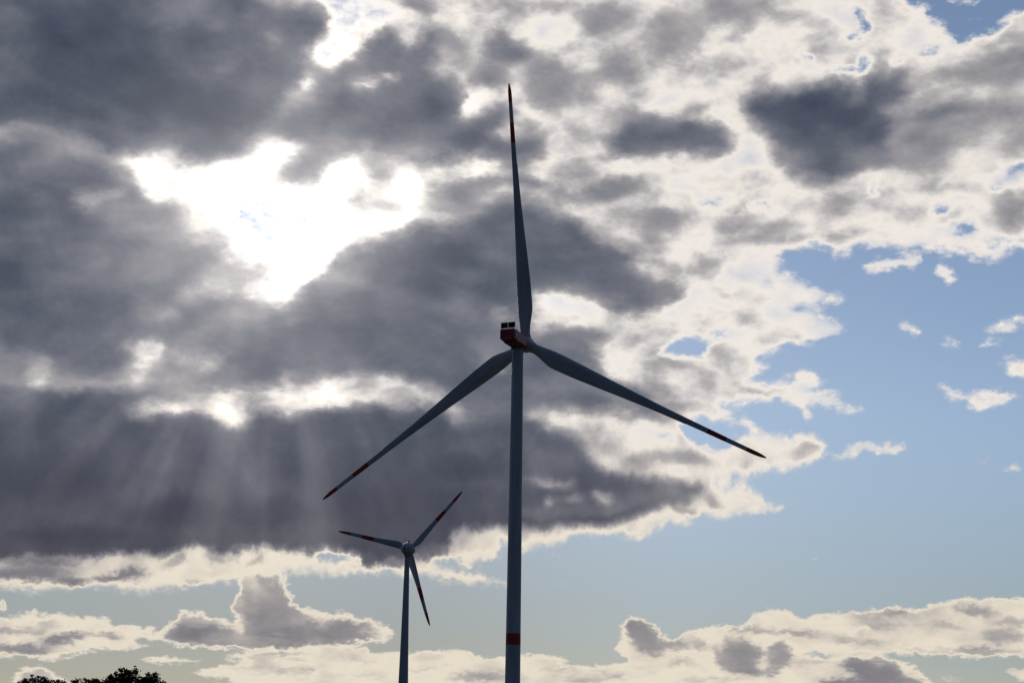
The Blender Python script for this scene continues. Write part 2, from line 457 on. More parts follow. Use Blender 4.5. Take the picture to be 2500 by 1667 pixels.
puff(7, .60, 1640, 980, 80, 60)
puff(7, .58, 1280, 1180, 130, 40)
puff(7, .70, 1300, 1260, 170, 34)
puff(7, .50, 1520, 1230, 40, 34)
puff(7, .54, 1610, 930, 60, 60, 0, .8)
puff(7, .56, 1540, 1060, 44, 70, 0, .8)
puff(7, .50, 1520, 1160, 40, 40, 0, .8)
puff(7, .56, 1430, 1190, 80, 24, 15, .8)
puff(7, .55, 1190, 1150, 50, 36, 0, .8)
puff(7, .61, 1550, 1285, 330, 24, 0, .8)
puff(7, .60, 1770, 900, 40, 40, 0, .7)
puff(7, .58, 2070, 1170, 60, 34, 20, .7)
puff(7, .75, 1650, 1150, 70, 60, 0, .7)
bank(.43, 9, (7, [(50, 1560), (70, 1500), (140, 1468), (190, 1464), (250, 1448), (310, 1460), (350, 1500), (430, 1540), (470, 1600), (450, 1700), (50, 1700)]))
bank(.60, 10, (7, [(90, 1580), (110, 1520), (180, 1492), (260, 1474), (310, 1490), (340, 1525), (420, 1570), (430, 1700), (90, 1700)]))
puff(7, .70, 10, 1080, 50, 26, 20)
bank(.44, 12, (7, [(1350, 1410), (1500, 1385), (1560, 1360), (1800, 1350), (2000, 1342), (2352, 1325), (2400, 1700), (1500, 1700), (1480, 1560), (1300, 1532), (1190, 1510), (1260, 1490), (1400, 1455), (1600, 1440)]))
puff(7, .53, 1800, 1385, 230, 14, -3)
puff(7, .55, 1950, 1500, 380, 26, 2)
puff(7, .50, 1500, 1480, 250, 12, -2)
puff(7, .12, 1900, 1425, 260, 7, -1)
bank(.44, 10, (8, [(-100, 1325), (0, 1325), (200, 1368), (500, 1358), (750, 1356), (900, 1372), (1000, 1408), (1140, 1398), (1300, 1385), (1550, 1398), (1560, 1415), (1450, 1440), (1800, 1448),
                   (2000, 1440), (2200, 1410), (2400, 1380), (2500, 1700), (-100, 1700)]))
puff(8, .52, 300, 1420, 260, 14, 1)
puff(8, .54, 620, 1470, 230, 14)
puff(8, .53, 250, 1510, 250, 14)
puff(8, .62, 950, 1535, 230, 40)
puff(8, .55, 1750, 1530, 350, 26)
puff(8, .50, 1500, 1470, 200, 12)
# right bank
bank(.46, 12, (9, [(590, 1162), (660, 1110), (760, 1080), (880, 1108), (950, 1138), (1140, 1133), (1230, 1110), (1330, 1105), (1400, 1088), (1470, 1095), (1550, 1063), (1620, 1085), (1700, 1082), (1800, 1075), (1900, 1045),
                   (2000, 1028), (2090, 1035), (2180, 1008), (2352, 1028), (2700, 1040), (2700, 1420), (2300, 1415), (2000, 1405), (1700, 1398), (1450, 1388), (1200, 1375), (900, 1380), (600, 1300), (560, 1210)]))
puff(9, .64, 2060, 1118, 170, 34, 8)
puff(9, .60, 2270, 1190, 170, 40)
puff(9, .56, 1300, 1300, 280, 18, 2)
puff(9, .62, 2230, 1290, 170, 60)
puff(9, .66, 2100, 1372, 330, 26)
puff(9, .56, 1700, 1370, 240, 14)
puff(9, .54, 1500, 1120, 130, 22, -10)
puff(9, .54, 1400, 1200, 300, 12, -3)
puff(9, .54, 1900, 1215, 160, 20, 12)
puff(9, .12, 1290, 1222, 95, 12, -6)
puff(9, .18, 1720, 1178, 120, 7)
bank(.44, 10, (8, [(1800, 1350), (1865, 1270), (1878, 1205), (1920, 1150), (1970, 1136), (2030, 1155), (2080, 1188), (2110, 1250), (2170, 1260)]), (9, [(0, 1245), (60, 1250), (110, 1280), (200, 1230), (300, 1213), (405, 1188), (480, 1202),
                  (600, 1195), (760, 1230), (950, 1380), (1050, 1400), (1200, 1372), (1310, 1392), (1430, 1383), (1500, 1420), (1560, 1432), (1650, 1460), (1720, 1520), (1780, 1600), (1800, 1750), (-200, 1750)]), (8, [(1900, 1400)]))
bank(.64, 16, (8, [(1905, 1240), (1925, 1175), (1990, 1160), (2070, 1215), (2100, 1290), (2180, 1325), (2100, 1365), (2000, 1365), (1945, 1300)]))
puff(8, .60, 2230, 1330, 90, 34)
puff(9, .60, 60, 1300, 80, 44)
bank(.65, 16, (9, [(355, 1350), (430, 1275), (530, 1252), (610, 1295), (690, 1370), (740, 1310), (790, 1300), (860, 1345), (905, 1385), (860, 1440), (750, 1500), (600, 1510), (450, 1490), (380, 1410)]))
bank(.67, 16, (9, [(1150, 1450), (1230, 1402), (1330, 1410), (1430, 1398), (1500, 1440), (1600, 1510), (1730, 1570), (1700, 1750), (1000, 1750), (1050, 1560), (1290, 1520), (1240, 1475)]))
puff(9, .62, 290, 1320, 80, 44, 10)
puff(9, .58, 180, 1420, 120, 40)
puff(9, .60, 600, 1220, 200, 26, 8)
puff(9, .62, 880, 1255, 200, 22, 2)
puff(9, .54, 1000, 1430, 120, 36)
puff(9, .45, 690, 1445, 60, 16)
puff(9, .44, 1420, 1460, 40, 14)
puff(9, .55, 400, 1550, 300, 14)
puff(9, .50, 1650, 1480, 50, 24, 40)
puff(9, .36, 1880, 1550, 120, 26, 10, .6)
bank(.42, 12, (9, [(2220, 1490), (2270, 1478), (2400, 1490), (2600, 1480), (2600, 1570), (2352, 1545), (2250, 1525)]))
puff(9, .48, 705, 1430, 44, 60, 20, .8)
puff(9, .55, 520, 1275, 90, 20, 0, .8)
puff(9, .72, 560, 1400, 120, 70, 20, .7)
puff(9, .71, 1480, 1520, 150, 50, 20, .7)
puff(9, .52, 1330, 1415, 70, 16, 0, .7)
puff(9, .50, 420, 1330, 36, 40, 0, .7)



def cloud_depth_map(a0, a1, e0, e1, NV):
    az = np.radians(np.linspace(a0, a1, NU))[None, :]
    el = np.radians(np.linspace(e0, e1, NV))[:, None]
    X, Y = sky_to_survey(az, el)
    Fm = np.full(X.shape, -0.30)
    for kind, val, soft, dat in CLOUDS:
        if kind == 'p':
            P = np.array(dat); Q = np.roll(P, -1, 0)
            d2 = np.full(X.shape, 1e12); ins = np.zeros(X.shape, bool)
            for (x0, y0), (x1, y1) in zip(P, Q):
                ex, ey = x1 - x0, y1 - y0
                L = ex * ex + ey * ey + 1e-9
                t = np.clip(((X - x0) * ex + (Y - y0) * ey) / L, 0, 1)
                d2 = np.minimum(d2, (X - x0 - t * ex) ** 2 + (Y - y0 - t * ey) ** 2)
                c = (y0 > Y) != (y1 > Y)
                if abs(ey) > 1e-9:
                    ins ^= c & (X < ex * (Y - y0) / ey + x0)
            sd = np.sqrt(d2) * np.where(ins, 1, -1)
            w = np.clip(sd / (2 * soft) + 0.5, 0, 1)
            w = w * w * (3 - 2 * w)
        else:
            x, y, rx, ry, rot = dat
            c, s = math.cos(rot), math.sin(rot)
            dx, dy = X - x, Y - y
            q = np.sqrt(((dx * c + dy * s) / rx) ** 2 + ((-dx * s + dy * c) / ry) ** 2)
            w = np.clip((1.25 - q) / 0.9, 0, 1)
            w = w * w * (3 - 2 * w) * soft
        Fm = Fm * (1 - w) + val * w

    def blur(A, sg):
        r = int(3 * sg) + 1
        k = np.exp(-0.5 * (np.arange(-r, r + 1) / sg) ** 2); k /= k.sum()
        for ax in (0, 1):
            P = np.pad(A, [(r, r) if i == ax else (0, 0) for i in (0, 1)], mode='edge')
            A = sum(k[i] * np.take(P, np.arange(i, i + A.shape[ax]), axis=ax) for i in range(2 * r + 1))
        return A

    def ss(x): x = np.clip(x, 0, 1); return x * x * (3 - 2 * x)
    if e1 < 12: return blur(Fm, 0.6)                         # low cumulus stays crisp
    fine, soft = blur(Fm, 0.6), blur(Fm, 0.8)
    eld = np.linspace(e0, e1, NV)[:, None]
    w = ss((soft - 0.30) / 0.2) * ss((eld - 9.0) / 4.0)      # thick high cloud is blurred by its own depth
    F = fine * (1 - w) + soft * w
    az0, el0 = math.degrees(SUN_AZ), math.degrees(SUN_EL)
    d2 = (np.degrees(az) - az0) ** 2 + (eld - el0) ** 2
    g = 0.7 * np.exp(-d2 / 6.0 ** 2)                        # forward scatter melts the edges round the sun
    return F * (1 - g) + blur(Fm, 2.5) * g


world = bpy.data.worlds.new("World")
scene.world = world
world.use_nodes = True
world.cycles.sampling_method = 'MANUAL'
world.cycles.sample_map_resolution = 512
NT = world.node_tree
NT.nodes.clear()


def N(t, **kw):
    n = NT.nodes.new(t)
    for k, v in kw.items():
        setattr(n, k, v)
    return n


def put(sock, v):
    if isinstance(v, bpy.types.NodeSocket):
        NT.links.new(v, sock)
    else:
        sock.default_value = v


def M(op, a, b=None, c=None, clamp=False):
    n = N('ShaderNodeMath', operation=op, use_clamp=clamp)
    put(n.inputs[0], a)
    if b is not None: put(n.inputs[1], b)
    if c is not None: put(n.inputs[2], c)
    return n.outputs[0]


def VM(op, a, b=None, c=None):
    n = N('ShaderNodeVectorMath', operation=op)
    put(n.inputs[0], a)
    if b is not None: put(n.inputs[1], b)
    if c is not None: put(n.inputs[2], c)
    return n.outputs['Value'] if op in ('DOT_PRODUCT', 'LENGTH', 'DISTANCE') else n.outputs[0]


def step(x, a, b, lo=0.0, hi=1.0, kind='SMOOTHSTEP'):
    n = N('ShaderNodeMapRange', interpolation_type=kind)
    put(n.inputs['Value'], x)
    put(n.inputs['From Min'], a); put(n.inputs['From Max'], b)
    put(n.inputs['To Min'], lo); put(n.inputs['To Max'], hi)
    return n.outputs[0]


def noise(vec, scale, detail, rough, lac=2.0):
    n = N('ShaderNodeTexNoise')
    put(n.inputs['Vector'], vec)
    n.inputs['Scale'].default_value = scale
    n.inputs['Detail'].default_value = detail
    n.inputs['Roughness'].default_value = rough
    n.inputs['Lacunarity'].default_value = lac
    return n.outputs[0], n.outputs[1]


def mixc(f, a, b, blend='MIX'):
    n = N('ShaderNodeMix', data_type='RGBA', blend_type=blend)
    put(n.inputs[0], f); put(n.inputs[6], a); put(n.inputs[7], b)
    return n.outputs[2]


def mixf(f, a, b):
    n = N('ShaderNodeMix', data_type='FLOAT')
    put(n.inputs[0], f); put(n.inputs[2], a); put(n.inputs[3], b)
    return n.outputs[0]


def vec3(a, b, c):
    n = N('ShaderNodeCombineXYZ')
    put(n.inputs[0], a); put(n.inputs[1], b); put(n.inputs[2], c)
    return n.outputs[0]


def srgb(r, g, b):
    def l(c):
        c /= 255.0
        return c / 12.92 if c <= 0.04045 else ((c + 0.055) / 1.055) ** 2.4
    return (l(r), l(g), l(b), 1.0)


tc = N('ShaderNodeTexCoord')
dirv = tc.outputs['Generated']
sep = N('ShaderNodeSeparateXYZ'); put(sep.inputs[0], dirv)
dx, dy, dz = sep.outputs
az = M('MULTIPLY', M('ARCTAN2', dx, dy), 180 / math.pi)
el = M('MULTIPLY', M('ARCSINE', dz), 180 / math.pi)
nv = vec3(dx, dy, M('MULTIPLY', dz, step(el, 2.0, 12.0, 2.6, 1.6)))            # cloud texture lies flatter than wide

# ragged edges: shift the survey lookup by turbulence
_, w1 = noise(nv, 34.0, 6.0, 0.55)
_, w2 = noise(nv, 130.0, 4.0, 0.60)
o1 = VM('SUBTRACT', w1, (0.5, 0.5, 0.5))
o2 = VM('SUBTRACT', w2, (0.5, 0.5, 0.5))
lowel = step(el, 3.0, 12.0, 0.5, 1.0)
off = VM('ADD', VM('MULTIPLY', VM('MULTIPLY', o1, (WARP1, WARP1 * 0.75, 0)), vec3(lowel, lowel, 0)), VM('MULTIPLY', o2, (WARP2, WARP2 * 0.8, 0)))
_, w3 = noise(nv, 230.0, 3.0, 0.55)
knob = step(el, 9.5, 7.0, 0.0, 0.34)                    # cauliflower heads on the far cumulus
off = VM('ADD', off, VM('MULTIPLY', VM('SUBTRACT', w3, (0.5, 0.5, 0.5)), vec3(knob, knob, 0)))
so = N('ShaderNodeSeparateXYZ'); put(so.inputs[0], off)
saz = M('ADD', so.outputs[0], az)
sel = M('ADD', so.outputs[1], el)


def survey_block(a0, a1, e0, e1, NV, after):
    """one table of cloud depth: every curve holds one row, neighbouring rows are blended"""
    stored = np.clip((cloud_depth_map(a0, a1, e0, e1, NV) - F_MIN) / F_SPAN, 0, 1)
    u = M('DIVIDE', M('SUBTRACT', saz, a0), a1 - a0, clamp=True)
    vrow = M('MULTIPLY', M('DIVIDE', M('SUBTRACT', sel, e0), e1 - e0, clamp=True), NV - 1)
    total = after
    first = True
    for r0 in range(0, NV, 3):
        rc = N('ShaderNodeRGBCurve')
        for c in range(3):
            cu = rc.mapping.curves[c]
            row = stored[min(r0 + c, NV - 1)]
            cu.points[0].location = (0.0, float(row[0]))
            cu.points[1].location = (1.0, float(row[-1]))
            for i in range(1, NU - 1):
                cu.points.new(i / (NU - 1), float(row[i]))
            for p in cu.points:
                p.handle_type = 'VECTOR'
        rc.mapping.update()
        # the tiny term only makes each row wait for the one before, which keeps the shader stack small
        put(rc.inputs['Color'], u if total is None else M('MULTIPLY_ADD', total, 1e-9, u))
        vk = vrow if total is None else M('MULTIPLY_ADD', total, 1e-9, vrow)
        d = VM('ABSOLUTE', VM('SUBTRACT', vk, (r0, r0 + 1, r0 + 2)))
        w = VM('MAXIMUM', VM('SUBTRACT', (1, 1, 1), d), (0, 0, 0))
        s = VM('DOT_PRODUCT', rc.outputs[0], w)
        total = s if first else M('ADD', total, s)
        first = False
    return total


highF = survey_block(*BLOCKS[0], None)
lowL = survey_block(*BLOCKS[1], highF)
lowR = survey_block(*BLOCKS[2], lowL)
lowF = mixf(step(saz, -0.05, 0.05), lowL, lowR)
Fs = M('MULTIPLY_ADD', mixf(step(sel, 8.8, 9.4), lowF, highF), F_SPAN, F_MIN)

# rest of the sky dome, out of view: overcast added to keep the turbines dark
g, _ = noise(nv, 2.6, 8.0, 0.55)
Fg = M('MULTIPLY_ADD', M('SUBTRACT', g, 0.5), 1.5, 0.92)
inside = M('MULTIPLY',
           M('MULTIPLY', step(az, AZ0 - 1.0, AZ0 + 1.2), step(az, AZ1 + 1.0, AZ1 - 1.2)),
           M('MULTIPLY', step(el, EL0 - 1.0, EL0 + 0.6), step(el, EL1 + 1.5, EL1 - 0.6)))
Fb = mixf(inside, Fg, Fs)

# fractal detail, strong in thin cloud, weak in the thick bases and in clear air
n1, _ = noise(nv, 42.0, 6.0, 0.56)
n3, _ = noise(nv, 75.0, 7.0, 0.62)
n2, _ = noise(nv, 13.0, 5.0, 0.55)
amp = M('MULTIPLY', M('MULTIPLY', step(Fb, -0.30, 0.30, 0.25, 0.80), step(Fb, 0.42, 0.85, 1.0, 0.62)), step(el, 5.0, 10.0, 0.62, 1.0))
# rounded billows: folded single-octave noise has domes with sharp creases
bsum = None
for sc_, am_ in ((30.0, 0.42), (66.0, 0.24), (150.0, 0.09)):
    b_, _ = noise(VM('ADD', nv, VM('MULTIPLY', o1, (0.02, 0.02, 0.02))), sc_, 0.0, 0.5)
    t_ = M('MULTIPLY', M('ABSOLUTE', M('SUBTRACT', b_, 0.5)), am_ * 2)
    bsum = t_ if bsum is None else M('ADD', bsum, t_)
# relief: cloud that thickens towards the sun shades itself
tosun = VM('NORMALIZE', VM('SUBTRACT', tuple(SUN_DIR), dirv))
n1s, _ = noise(VM('ADD', nv, VM('MULTIPLY', tosun, (0.006, 0.006, 0.0096))), 42.0, 6.0, 0.56)
relief = M('MULTIPLY', M('SUBTRACT', n1s, n1), 0.45)
det = M('ADD', M('MULTIPLY', M('SUBTRACT', n1, 0.5), 0.75), M('MULTIPLY', M('SUBTRACT', n2, 0.5), 0.60))
det = M('ADD', det, M('ADD', M('MULTIPLY', M('SUBTRACT', bsum, 0.20), M('MULTIPLY', step(Fb, 0.75, 0.45), 0.50)), relief))
Fd = M('MULTIPLY_ADD', det, amp, Fb)
wisp = M('MULTIPLY', M('MULTIPLY', step(Fb, -0.29, -0.05), step(Fb, 0.40, 0.18)), step(el, 5.0, 10.0, 0.55, 1.0))   # shredded rims where cloud meets clear air
Fd = M('MINIMUM', M('MULTIPLY_ADD', M('MULTIPLY', M('SUBTRACT', n3, 0.5), wisp), 1.9, Fd), M('MAXIMUM', Fd, 0.42))

# angle to the sun
cs = VM('DOT_PRODUCT', dirv, tuple(SUN_DIR))
ang = M('MULTIPLY', M('ARCCOSINE', M('MINIMUM', cs, 1.0)), 180 / math.pi)
glow = M('POWER', 2.718, M('MULTIPLY', M('POWER', M('DIVIDE', ang, 6.6), 2.0), -1.0))

# cloud luminance against optical depth (thin = forward-lit and bright, thick = grey base)
def ramp(fac, stops):
    n = N('ShaderNodeValToRGB')
    cr = n.color_ramp
    cr.interpolation = 'LINEAR'
    lo, hi = stops[0][0], stops[-1][0]
    put(n.inputs[0], step(fac, lo, hi, kind='LINEAR'))
    while len(cr.elements) < len(stops): cr.elements.new(0.5)
    for e, (p, c) in zip(cr.elements, stops):
        e.position = (p - lo) / (hi - lo); e.color = srgb(*c)
    return n.outputs[0]

high = ramp(Fd, [(0.0, (205, 208, 214)), (0.30, (234, 229, 225)), (0.41, (242, 234, 226)), (0.46, (226, 220, 214)), (0.50, (208, 204, 203)), (0.56, (180, 176, 176)), (0.63, (156, 154, 158)),
                 (0.71, (137, 136, 143)), (0.79, (116, 119, 129)), (0.87, (98, 102, 115)), (0.95, (80, 86, 101)), (1.08, (62, 68, 84))])
low = ramp(Fd, [(0.0, (200, 198, 192)), (0.30, (228, 218, 201)), (0.42, (232, 221, 203)), (0.50, (210, 201, 188)), (0.56, (184, 178, 172)), (0.63, (158, 154, 154)),
                (0.71, (134, 131, 136)), (0.79, (114, 113, 119)), (0.87, (94, 93, 101)), (0.95, (78, 78, 88)), (1.05, (66, 67, 78))])
cloud = mixc(step(el, 5.0, 14.0), low, high)
thin = step(Fd, 0.98, 0.40)
gap = step(Fd, 0.46, 0.30)
boost = M('MULTIPLY_ADD', glow, M('ADD', M('MULTIPLY', thin, 0.30), M('MULTIPLY', gap, 0.95)), 1.0)
cloud = VM('MULTIPLY', cloud, vec3(boost, boost, boost))

aur = M('MULTIPLY', M('POWER', 2.718, M('MULTIPLY', M('POWER', M('DIVIDE', ang, 4.5), 2.0), -1.0)), 0.16)      # solar aureole
cloud = VM('ADD', cloud, VM('MULTIPLY', vec3(aur, aur, aur), (1.0, 0.95, 0.88)))

# crepuscular rays under the sun
ra = M('ARCTAN2', M('SUBTRACT', az, math.degrees(SUN_AZ)), M('SUBTRACT', math.degrees(SUN_EL), el))
rn, _ = noise(vec3(ra, 0.37, 0.0), 6.5, 2.0, 0.45)
rmask = M('MULTIPLY', M('MULTIPLY', step(ang, 5.0, 8.0), step(ang, 13.5, 8.5)), step(M('ABSOLUTE', M('ADD', ra, 0.22)), 1.0, 0.35))
rays = M('MULTIPLY', M('MULTIPLY', step(rn, 0.36, 0.70), rmask), 0.052)
cloud = VM('ADD', cloud, VM('MULTIPLY', vec3(rays, rays, rays), (1.05, 0.98, 0.95)))

# clear sky
sky = N('ShaderNodeTexSky', sky_type='NISHITA')
sky.sun_disc = False
sky.sun_elevation = SUN_EL
sky.sun_rotation = SUN_AZ
sky.altitude = 50
sky.air_density = 1.0
sky.dust_density = SKY_DUST
sky.ozone_density = 1.5
air = mixc(step(el, 3.0, 13.0), (0.64, 0.60, 0.66, 1), (1.17, 1.09, 1.14, 1))     # warm ground haze low down
shade = step(az, -5.0, 7.0, 0.76, 1.0)                                             # air under the overcast on that side stands in shadow
clear = VM('MULTIPLY', VM('MULTIPLY', sky.outputs[0], air), vec3(shade, shade, shade))
gl = M('MULTIPLY', glow, 6.0)
clear = VM('ADD', clear, vec3(gl, gl, gl))
alpha = step(Fd, -0.18, 0.48)

# a short contrail far off in the blue
CT_AZ, CT_EL = CONTRAIL
ca = M('SUBTRACT', az, CT_AZ); ce = M('SUBTRACT', el, CT_EL)
cl = M('MULTIPLY_ADD', ca, 0.94, M('MULTIPLY', ce, 0.34))
cw = M('MULTIPLY_ADD', ce, 0.94, M('MULTIPLY', ca, -0.34))
ctr = M('MULTIPLY', step(M('ABSOLUTE', cl), 0.15, 0.05), step(M('ABSOLUTE', cw), 0.035, 0.008))
alpha = M('MAXIMUM', alpha, M('MULTIPLY', ctr, 0.6))
back = step(cs, -0.3, 0.86, BACK_LEVEL, 1.0)  # unseen cloud away from the sun, dimmed and blued to set the turbines' light
cloud = VM('MULTIPLY', cloud, mixc(step(cs, 0.2, 0.86), BACK_TINT, (1, 1, 1, 1)))
cloud = VM('MULTIPLY', cloud, vec3(back, back, back))
STR = 0.07
cloud10 = VM('MULTIPLY', cloud, (1 / STR, 1 / STR, 1 / STR))
skymix = mixc(alpha, clear, cloud10)
bg = N('ShaderNodeBackground')
put(bg.inputs['Color'], skymix)
bg.inputs['Strength'].default_value = STR
wo = N('ShaderNodeOutputWorld')
NT.links.new(bg.outputs[0], wo.inputs[0])
# ------------------------------------------------------------------ materials
def new_mat(name):
    mt = bpy.data.materials.new(name)
    mt.use_nodes = True
    nt = mt.node_tree
    return mt, nt, nt.nodes['Principled BSDF']


def paint(name, col, rough=0.4, var=0.12, scale=0.6, streak=True, coat=0.0):
    mt, nt, b = new_mat(name)
    tcn = nt.nodes.new('ShaderNodeTexCoord')
    mp = nt.nodes.new('ShaderNodeMapping')
    mp.inputs['Scale'].default_value = (1, 1, 0.12 if streak else 1)
    nz = nt.nodes.new('ShaderNodeTexNoise')
    nz.inputs['Scale'].default_value = scale
    nz.inputs['Detail'].default_value = 6
    nt.links.new(tcn.outputs['Object'], mp.inputs[0])
    nt.links.new(mp.outputs[0], nz.inputs['Vector'])
    mr = nt.nodes.new('ShaderNodeMapRange')
    mr.inputs[1].default_value = 0.3; mr.inputs[2].default_value = 0.7
    mr.inputs[3].default_value = 1 - var; mr.inputs[4].default_value = 1 + var
    nt.links.new(nz.outputs[0], mr.inputs[0])
    sc = nt.nodes.new('ShaderNodeVectorMath'); sc.operation = 'SCALE'
    sc.inputs[0].default_value = col[:3]
    nt.links.new(mr.outputs[0], sc.inputs['Scale'])
    nt.links.new(sc.outputs[0], b.inputs['Base Color'])
    b.inputs['Roughness'].default_value = rough
    b.inputs['Coat Weight'].default_value = coat
    b.inputs['Coat Roughness'].default_value = 0.15
    return mt


WHITE = paint("light_grey_paint", (0.52, 0.54, 0.56), 0.42, 0.2)
CONCRETE = paint("painted_concrete", (0.46, 0.48, 0.49), 0.6, 0.15)
RED = paint("signal_red_paint", (0.55, 0.035, 0.018), 0.45, 0.15)
NRED = paint("nacelle_red_paint", (0.36, 0.022, 0.014), 0.38, 0.12, coat=0.35)
NWHITE = paint("nacelle_lettering_paint", (0.72, 0.72, 0.74), 0.4, 0.05)
UNDER = paint("nacelle_underside_paint", (0.16, 0.16, 0.17), 0.6, 0.2)
BLACK = paint("cooler_black_metal", (0.02, 0.02, 0.022), 0.5, 0.2, 3.0)
STEEL = paint("galvanised_steel", (0.36, 0.37, 0.38), 0.35, 0.15, 2.0)
DARKM = paint("dark_vent_metal", (0.03, 0.03, 0.03), 0.6, 0.2, 2.0)
LENS = paint("red_lamp_lens", (0.35, 0.01, 0.01), 0.2, 0.05)
BARK = paint("oak_bark", (0.07, 0.055, 0.04), 0.9, 0.35, 3.0)


def leaf_mat(name, col):
    mt, nt, b = new_mat(name)
    oi = nt.nodes.new('ShaderNodeTexCoord')
    nz = nt.nodes.new('ShaderNodeTexNoise'); nz.inputs['Scale'].default_value = 0.8; nz.inputs['Detail'].default_value = 5
    nt.links.new(oi.outputs['Object'], nz.inputs['Vector'])
    cr = nt.nodes.new('ShaderNodeValToRGB')
    cr.color_ramp.elements[0].position = 0.35; cr.color_ramp.elements[1].position = 0.65
    cr.color_ramp.elements[0].color = (col[0] * .6, col[1] * .6, col[2] * .6, 1)
    cr.color_ramp.elements[1].color = (col[0] * 1.3, col[1] * 1.3, col[2] * 1.2, 1)
    nt.links.new(nz.outputs[0], cr.inputs[0])
    nt.links.new(cr.outputs[0], b.inputs['Base Color'])
    b.inputs['Roughness'].default_value = 0.65
    b.inputs['Specular IOR Level'].default_value = 0.25
    return mt


LEAF1 = leaf_mat("oak_leaves", (0.030, 0.048, 0.016))
LEAF2 = leaf_mat("willow_leaves", (0.034, 0.046, 0.020))


# ------------------------------------------------------------------ helpers
def mesh_obj(name, verts, faces, mat, parent=None, smooth=True, fix=True):
    me = bpy.data.meshes.new(name)
    me.from_pydata([tuple(v_) for v_ in verts], [], faces)
    if fix:
        import bmesh
        bm = bmesh.new(); bm.from_mesh(me)
        bmesh.ops.recalc_face_normals(bm, faces=bm.faces)
        bm.to_mesh(me); bm.free()
    if smooth:
        me.polygons.foreach_set('use_smooth', [True] * len(me.polygons))
    me.materials.append(mat)
    o = bpy.data.objects.new(name, me)
    scene.collection.objects.link(o)
    if parent is not None: o.parent = parent
    return o


def thing(name, label, cat, loc, group=None):
    o = bpy.data.objects.new(name, None)
    scene.collection.objects.link(o)
    o.location = loc; o.empty_display_size = 2
    o['label'] = label; o['category'] = cat
    if group: o['group'] = group
    return o


class Shape:
    def __init__(self): self.v, self.f = [], []

    def loft(self, rings, cap0=True, cap1=True):
        n = len(rings[0]); b = len(self.v)
        for r in rings: self.v += [Vector(p) for p in r]
        for i in range(len(rings) - 1):
            for j in range(n):
                a = b + i * n + j; c = b + i * n + (j + 1) % n
                self.f.append((a, c, c + n, a + n))
        if cap0: self.f.append(tuple(b + j for j in reversed(range(n))))
        if cap1: self.f.append(tuple(b + (len(rings) - 1) * n + j for j in range(n)))

    def tube(self, p0, p1, r0, r1=None, n=10):
        r1 = r0 if r1 is None else r1
        p0, p1 = Vector(p0), Vector(p1)
        q = (p1 - p0).to_track_quat('Z', 'Y')
        ring = lambda c, r: [c + q @ Vector((r * math.cos(t), r * math.sin(t), 0)) for t in [k * 2 * math.pi / n for k in range(n)]]
        self.loft([ring(p0, r0), ring(p1, r1)])

    def box(self, lo, hi, mat=None):
        b = len(self.v)
        for z in (lo[2], hi[2]):
            for x, y in ((lo[0], lo[1]), (hi[0], lo[1]), (hi[0], hi[1]), (lo[0], hi[1])):
                p = Vector((x, y, z)); self.v.append(mat @ p if mat else p)
        for q in ((3, 2, 1, 0), (4, 5, 6, 7), (0, 1, 5, 4), (1, 2, 6, 5), (2, 3, 7, 6), (3, 0, 4, 7)):
            self.f.append(tuple(b + i for i in q))

    def make(self, name, mat, parent, smooth=False, mw=None):
        o = mesh_obj(name, self.v, self.f, mat, parent, smooth)
        if mw is not None: o.matrix_local = mw
        return o


def circle(r, z, n=48):
    return [(r * math.cos(k * 2 * math.pi / n), r * math.sin(k * 2 * math.pi / n), z) for k in range(n)]


def lathe(prof, n=48):
    s = Shape(); s.loft([circle(r, z, n) for r, z in prof]); return s


def smooth_by_angle(o, deg=35):
    import bmesh
    bm = bmesh.new(); bm.from_mesh(o.data)
    for e in bm.edges:
        if len(e.link_faces) == 2 and e.calc_face_angle() > R(deg): e.smooth = False
    for f_ in bm.faces: f_.smooth = True
    bm.to_mesh(o.data); bm.free()


def lerp_table(tab, x):
    for (a, va), (b, vb) in zip(tab, tab[1:]):
        if x <= b: return va + (vb - va) * (x - a) / (b - a)
    return tab[-1][1]


def section(chord, thick, shift, twist, round_, z, bend, grow=0.0, n=32):
    """one blade section: blends a circle (root) into an airfoil; +X is the trailing edge"""
    pts = []
    chord += 2 * grow; thick += 3 * grow
    ct, st = math.cos(twist), math.sin(twist)
    for k in range(n):
        t = 2 * math.pi * k / n
        x = (1 + math.cos(t)) / 2
        yt = 5 * (0.2969 * math.sqrt(max(x, 0)) - 0.126 * x - 0.3516 * x * x + 0.2843 * x ** 3 - 0.1036 * x ** 4)
        foil = Vector(((x - 0.5) * chord, (1 if math.sin(t) >= 0 else -0.75) * yt * thick))
        circ = Vector(((x - 0.5) * chord, math.sin(t) / 2 * thick))
        p = foil.lerp(circ, round_)
        x_, y_ = p.x + shift, p.y
        pts.append((x_ * ct - y_ * st, x_ * st + y_ * ct + bend, z))
    return pts


def blade_rings(spec, s0, s1, grow=0.0, n=40):
    Rr = spec['R']
    out = []
    ss = sorted(set([s0, s1] + [p for p in [k / 90 for k in range(91)] + spec['extra'] if s0 < p < s1]))
    for s in ss:
        ch = lerp_table(spec['chord'], s)
        th = min(lerp_table(spec['thick'], s), max(ch, .02) if s > .1 else 99)
        out.append(section(ch, th, lerp_table(spec['shift'], s), R(lerp_table(spec['twist'], s)), lerp_table(spec['round'], s),
                           s * Rr, spec['bend'] * s ** 2.5 + spec['cone'] * s * Rr, grow))
    return out


